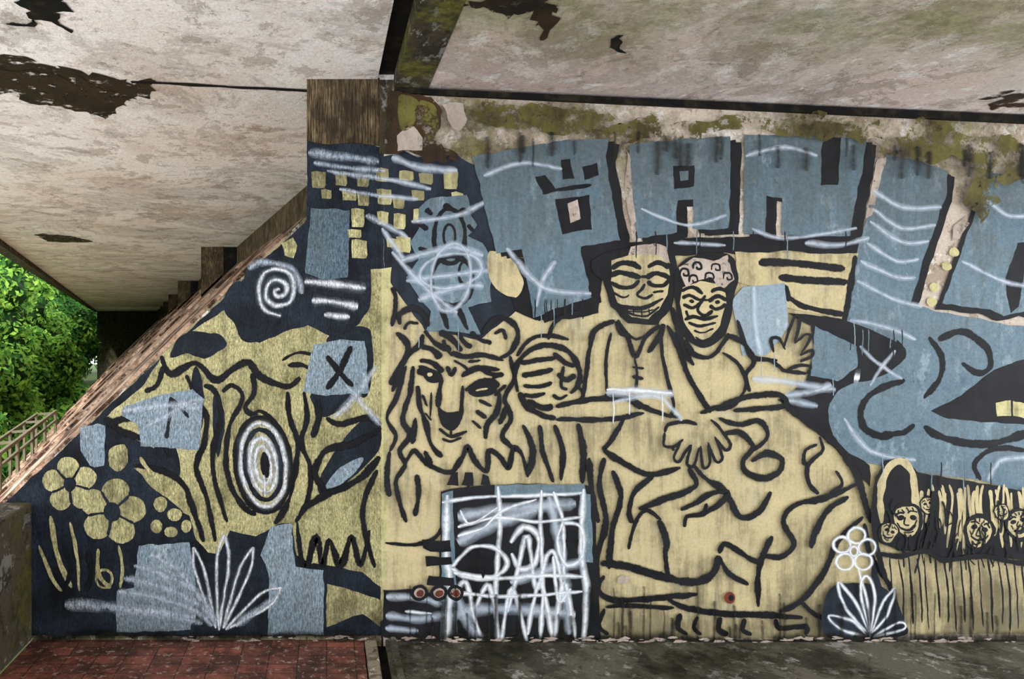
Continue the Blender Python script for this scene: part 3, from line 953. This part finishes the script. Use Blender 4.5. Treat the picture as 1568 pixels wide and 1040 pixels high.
# paint drips
random.seed(5)
for i in range(36):
    x=random.choice([random.uniform(800,900),random.uniform(970,1300),random.uniform(1290,1400),random.uniform(1280,1560)]);
    y={0:468,1:365,2:515,3:716}[0 if x<910 else 1 if x<1290 else 2 if x<1400 else 3]
    S('paint_drips',random.choice(['u','k']),[(x,y-10),(x+.5,y+random.uniform(3,10)),(x,y+random.uniform(12,34))],2)
for x,y,l in ((936,608,40),(960,606,28),(1010,610,34),(1345,700,40),(1302,500,30),(826,486,34),(1160,545,36),(1180,545,24),(1270,585,20),(640,508,24),(700,508,30)):
    S('paint_drips','w' if x in(936,960,1010) else 'l',[(x,y-6),(x+.5,y+l*.5),(x,y+l)],1.4)
# grime band at the foot of the walls
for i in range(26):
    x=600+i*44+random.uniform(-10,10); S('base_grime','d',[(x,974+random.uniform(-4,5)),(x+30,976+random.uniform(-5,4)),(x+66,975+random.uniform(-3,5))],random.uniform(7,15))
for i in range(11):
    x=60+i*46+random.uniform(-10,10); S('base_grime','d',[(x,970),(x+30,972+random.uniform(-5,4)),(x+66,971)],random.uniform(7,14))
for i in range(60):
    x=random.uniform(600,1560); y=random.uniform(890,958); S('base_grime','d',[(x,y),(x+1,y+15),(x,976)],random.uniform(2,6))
for i in range(120):
    x=random.uniform(600,1700); r=random.uniform(1.5,6); y=random.uniform(972,981)
    P('peeled_plaster_patches','p',[(x+r*math.cos(a)*random.uniform(.6,2.6),min(981,y+r*.4*math.sin(a)*random.uniform(.5,1.5))) for a in [k*0.7 for k in range(9)]],False)
for i in range(30):
    x=random.uniform(190,560); r=random.uniform(1.5,5); y=random.uniform(970,977)
    P('peeled_plaster_patches','p',[(x+r*math.cos(a)*random.uniform(.6,2.4),min(979,y+r*.4*math.sin(a))) for a in [k*0.7 for k in range(9)]],False)
MS='moss_stains'
P(MS,'o',"590,142 660,150 672,175 668,215 690,236 700,250 650,250 640,236 606,236 592,240",j=5)
P(MS,'p',"606,212 618,200 626,194 640,202 646,214 648,230 624,234 606,234",False,4); P(MS,'p',"676,164 690,160 706,162 712,185 704,206 694,200 684,190",False,5)
P(MS,'m',"610,150 640,160 630,196 612,200",True); P(MS,'m',"640,160 664,166 668,208 654,220",True)
for (x,y,rx,ry) in ((860,190,90,24),(1000,200,90,18),(1230,196,80,18),(1410,222,70,32),(1310,206,50,16),(1520,246,56,36),(770,180,66,24),(1120,194,60,14),(1495,300,24,44)):
    P(MS,'m',[(x+rx*math.cos(a)*random.uniform(.5,1.25),y+ry*math.sin(a)*random.uniform(.5,1.25)) for a in [k*0.42 for k in range(15)]],False,6)
for i in range(30):
    x=random.uniform(740,1560); y=random.uniform(196,215)+ (x-740)*.03; S(MS,'d',[(x,y),(x+1,y+12),(x,y+random.uniform(20,52))],random.uniform(3,10))
used=[M[k] for k in mats_order]
for o,(V,F,MI,UV) in G.items():
    ob=mesh_obj(o,V,F,used,MI,UV)
# ceiling stains, a joint line and a painted hole: patches lying on the soffits
def cpatch(name,pts,z,mat):
    p=cr(pts,10,True); p=[(a+0.09*noise.noise(Vector((a*10,b*10,0)))+.03*noise.noise(Vector((a*30,b*30,0))),b+0.14*noise.noise(Vector((a*10,b*10,5)))+.05*noise.noise(Vector((a*30,b*30,4)))) for a,b in p]
    tr=tessellate_polygon([[Vector((x,y,0)) for x,y in p]])
    return mesh_obj(name,[(x,y,z(x) if callable(z) else z) for x,y in p],[tuple(t) for t in tr],[mat],None,[(0.5,0)]*len(p))
def soff(u,v,zc=ZC):
    d=(zc-EYE)*CAMD/((500-v)*K); return ((u-CX)*K*d/CAMD, d-CAMD)
st=[]
st.append(cpatch('c1',[soff(*q) for q in ((-60,80),(40,90),(110,108),(225,122),(235,140),(205,158),(150,176),(90,165),(20,145),(-60,135))],ZC-0.003,M['o']))
st.append(cpatch('c1b',[soff(*q) for q in ((-60,100),(60,112),(150,132),(190,150),(120,152),(20,135),(-60,125))],ZC-0.005,M['o']))
def strip(name,pp,hw,z,mat):
    V=[];F=[]
    pp=[(pp[0][0]+(pp[1][0]-pp[0][0])*i/40,pp[0][1]+(pp[1][1]-pp[0][1])*i/40) for i in range(41)]
    for i,(x,y) in enumerate(pp):
        k=hw*(1+.6*noise.noise(Vector((x*6,0,2)))); dy=.02*noise.noise(Vector((x*5,3,2)))
        V+= [(x,y+dy-k,z),(x,y+dy+k,z)]
    for i in range(40): F.append((2*i,2*i+2,2*i+3,2*i+1))
    return mesh_obj(name,V,F,[mat],None,[(0.5,0)]*len(V))
st.append(strip('c2',[soff(200,124),soff(470,138)],0.022,ZC-0.004,M['gap']))
st.append(cpatch('c3',[soff(*q) for q in ((22,-10),(100,-8),(86,20),(104,40),(60,34),(20,36),(34,20))],ZC-0.004,M['gap']))  # hole in the soffit, its darkness painted as a flat black patch
st.append(cpatch('c4',[soff(*q) for q in ((55,358),(110,362),(140,370),(80,370))],ZC-0.004,M['o']))
join(st,'ceiling_stains_gaps')
st=[]
def soR(u,v):
    x=X(u)
    for _ in range(8):
        z=zr(CX+x/K); d=(z-EYE)*CAMD/((500-v)*K); x=(u-CX)*K*d/CAMD
    return (x,d-CAMD)
zf=lambda x: zr(CX+x/K)-0.004
st.append(cpatch('d1',[soR(*q) for q in ((720,-8),(840,-8),(846,14),(834,52),(806,26),(760,16),(715,14))],zf,M['o']))
st.append(cpatch('d2',[soR(*q) for q in ((928,60),(944,58),(950,68),(936,74))],zf,M['gap']))
st.append(cpatch('d3',[soR(*q) for q in ((1500,150),(1540,142),(1568,150),(1568,165),(1520,162))],zf,M['o']))
join(st,'ceiling_stains_gaps.001')

# ---------------------------------------------------------------- light & camera
w=bpy.data.worlds.new('World'); sc.world=w; w.use_nodes=True
bg=w.node_tree.nodes['Background']; bg.inputs[0].default_value=(0.96,0.98,1.0,1); bg.inputs[1].default_value=3.15
sd=bpy.data.lights.new('sun','SUN'); sd.energy=5; sd.angle=math.radians(3); sd.color=(1,0.95,0.88)
so=bpy.data.objects.new('sun',sd); sc.collection.objects.link(so)
so.rotation_euler=Vector((0.25,0.75,-0.95)).to_track_quat('-Z','Y').to_euler()
cd=bpy.data.cameras.new('camera'); cam=bpy.data.objects.new('camera',cd); sc.collection.objects.link(cam)
cam.location=(0,-CAMD,EYE); cam.rotation_euler=(math.radians(90),0,0)
cd.sensor_width=36; cd.lens=36*1150/1568; cd.shift_x=284/1568; cd.shift_y=-20/1568
cd.clip_start=0.05; cd.clip_end=300
sc.camera=cam
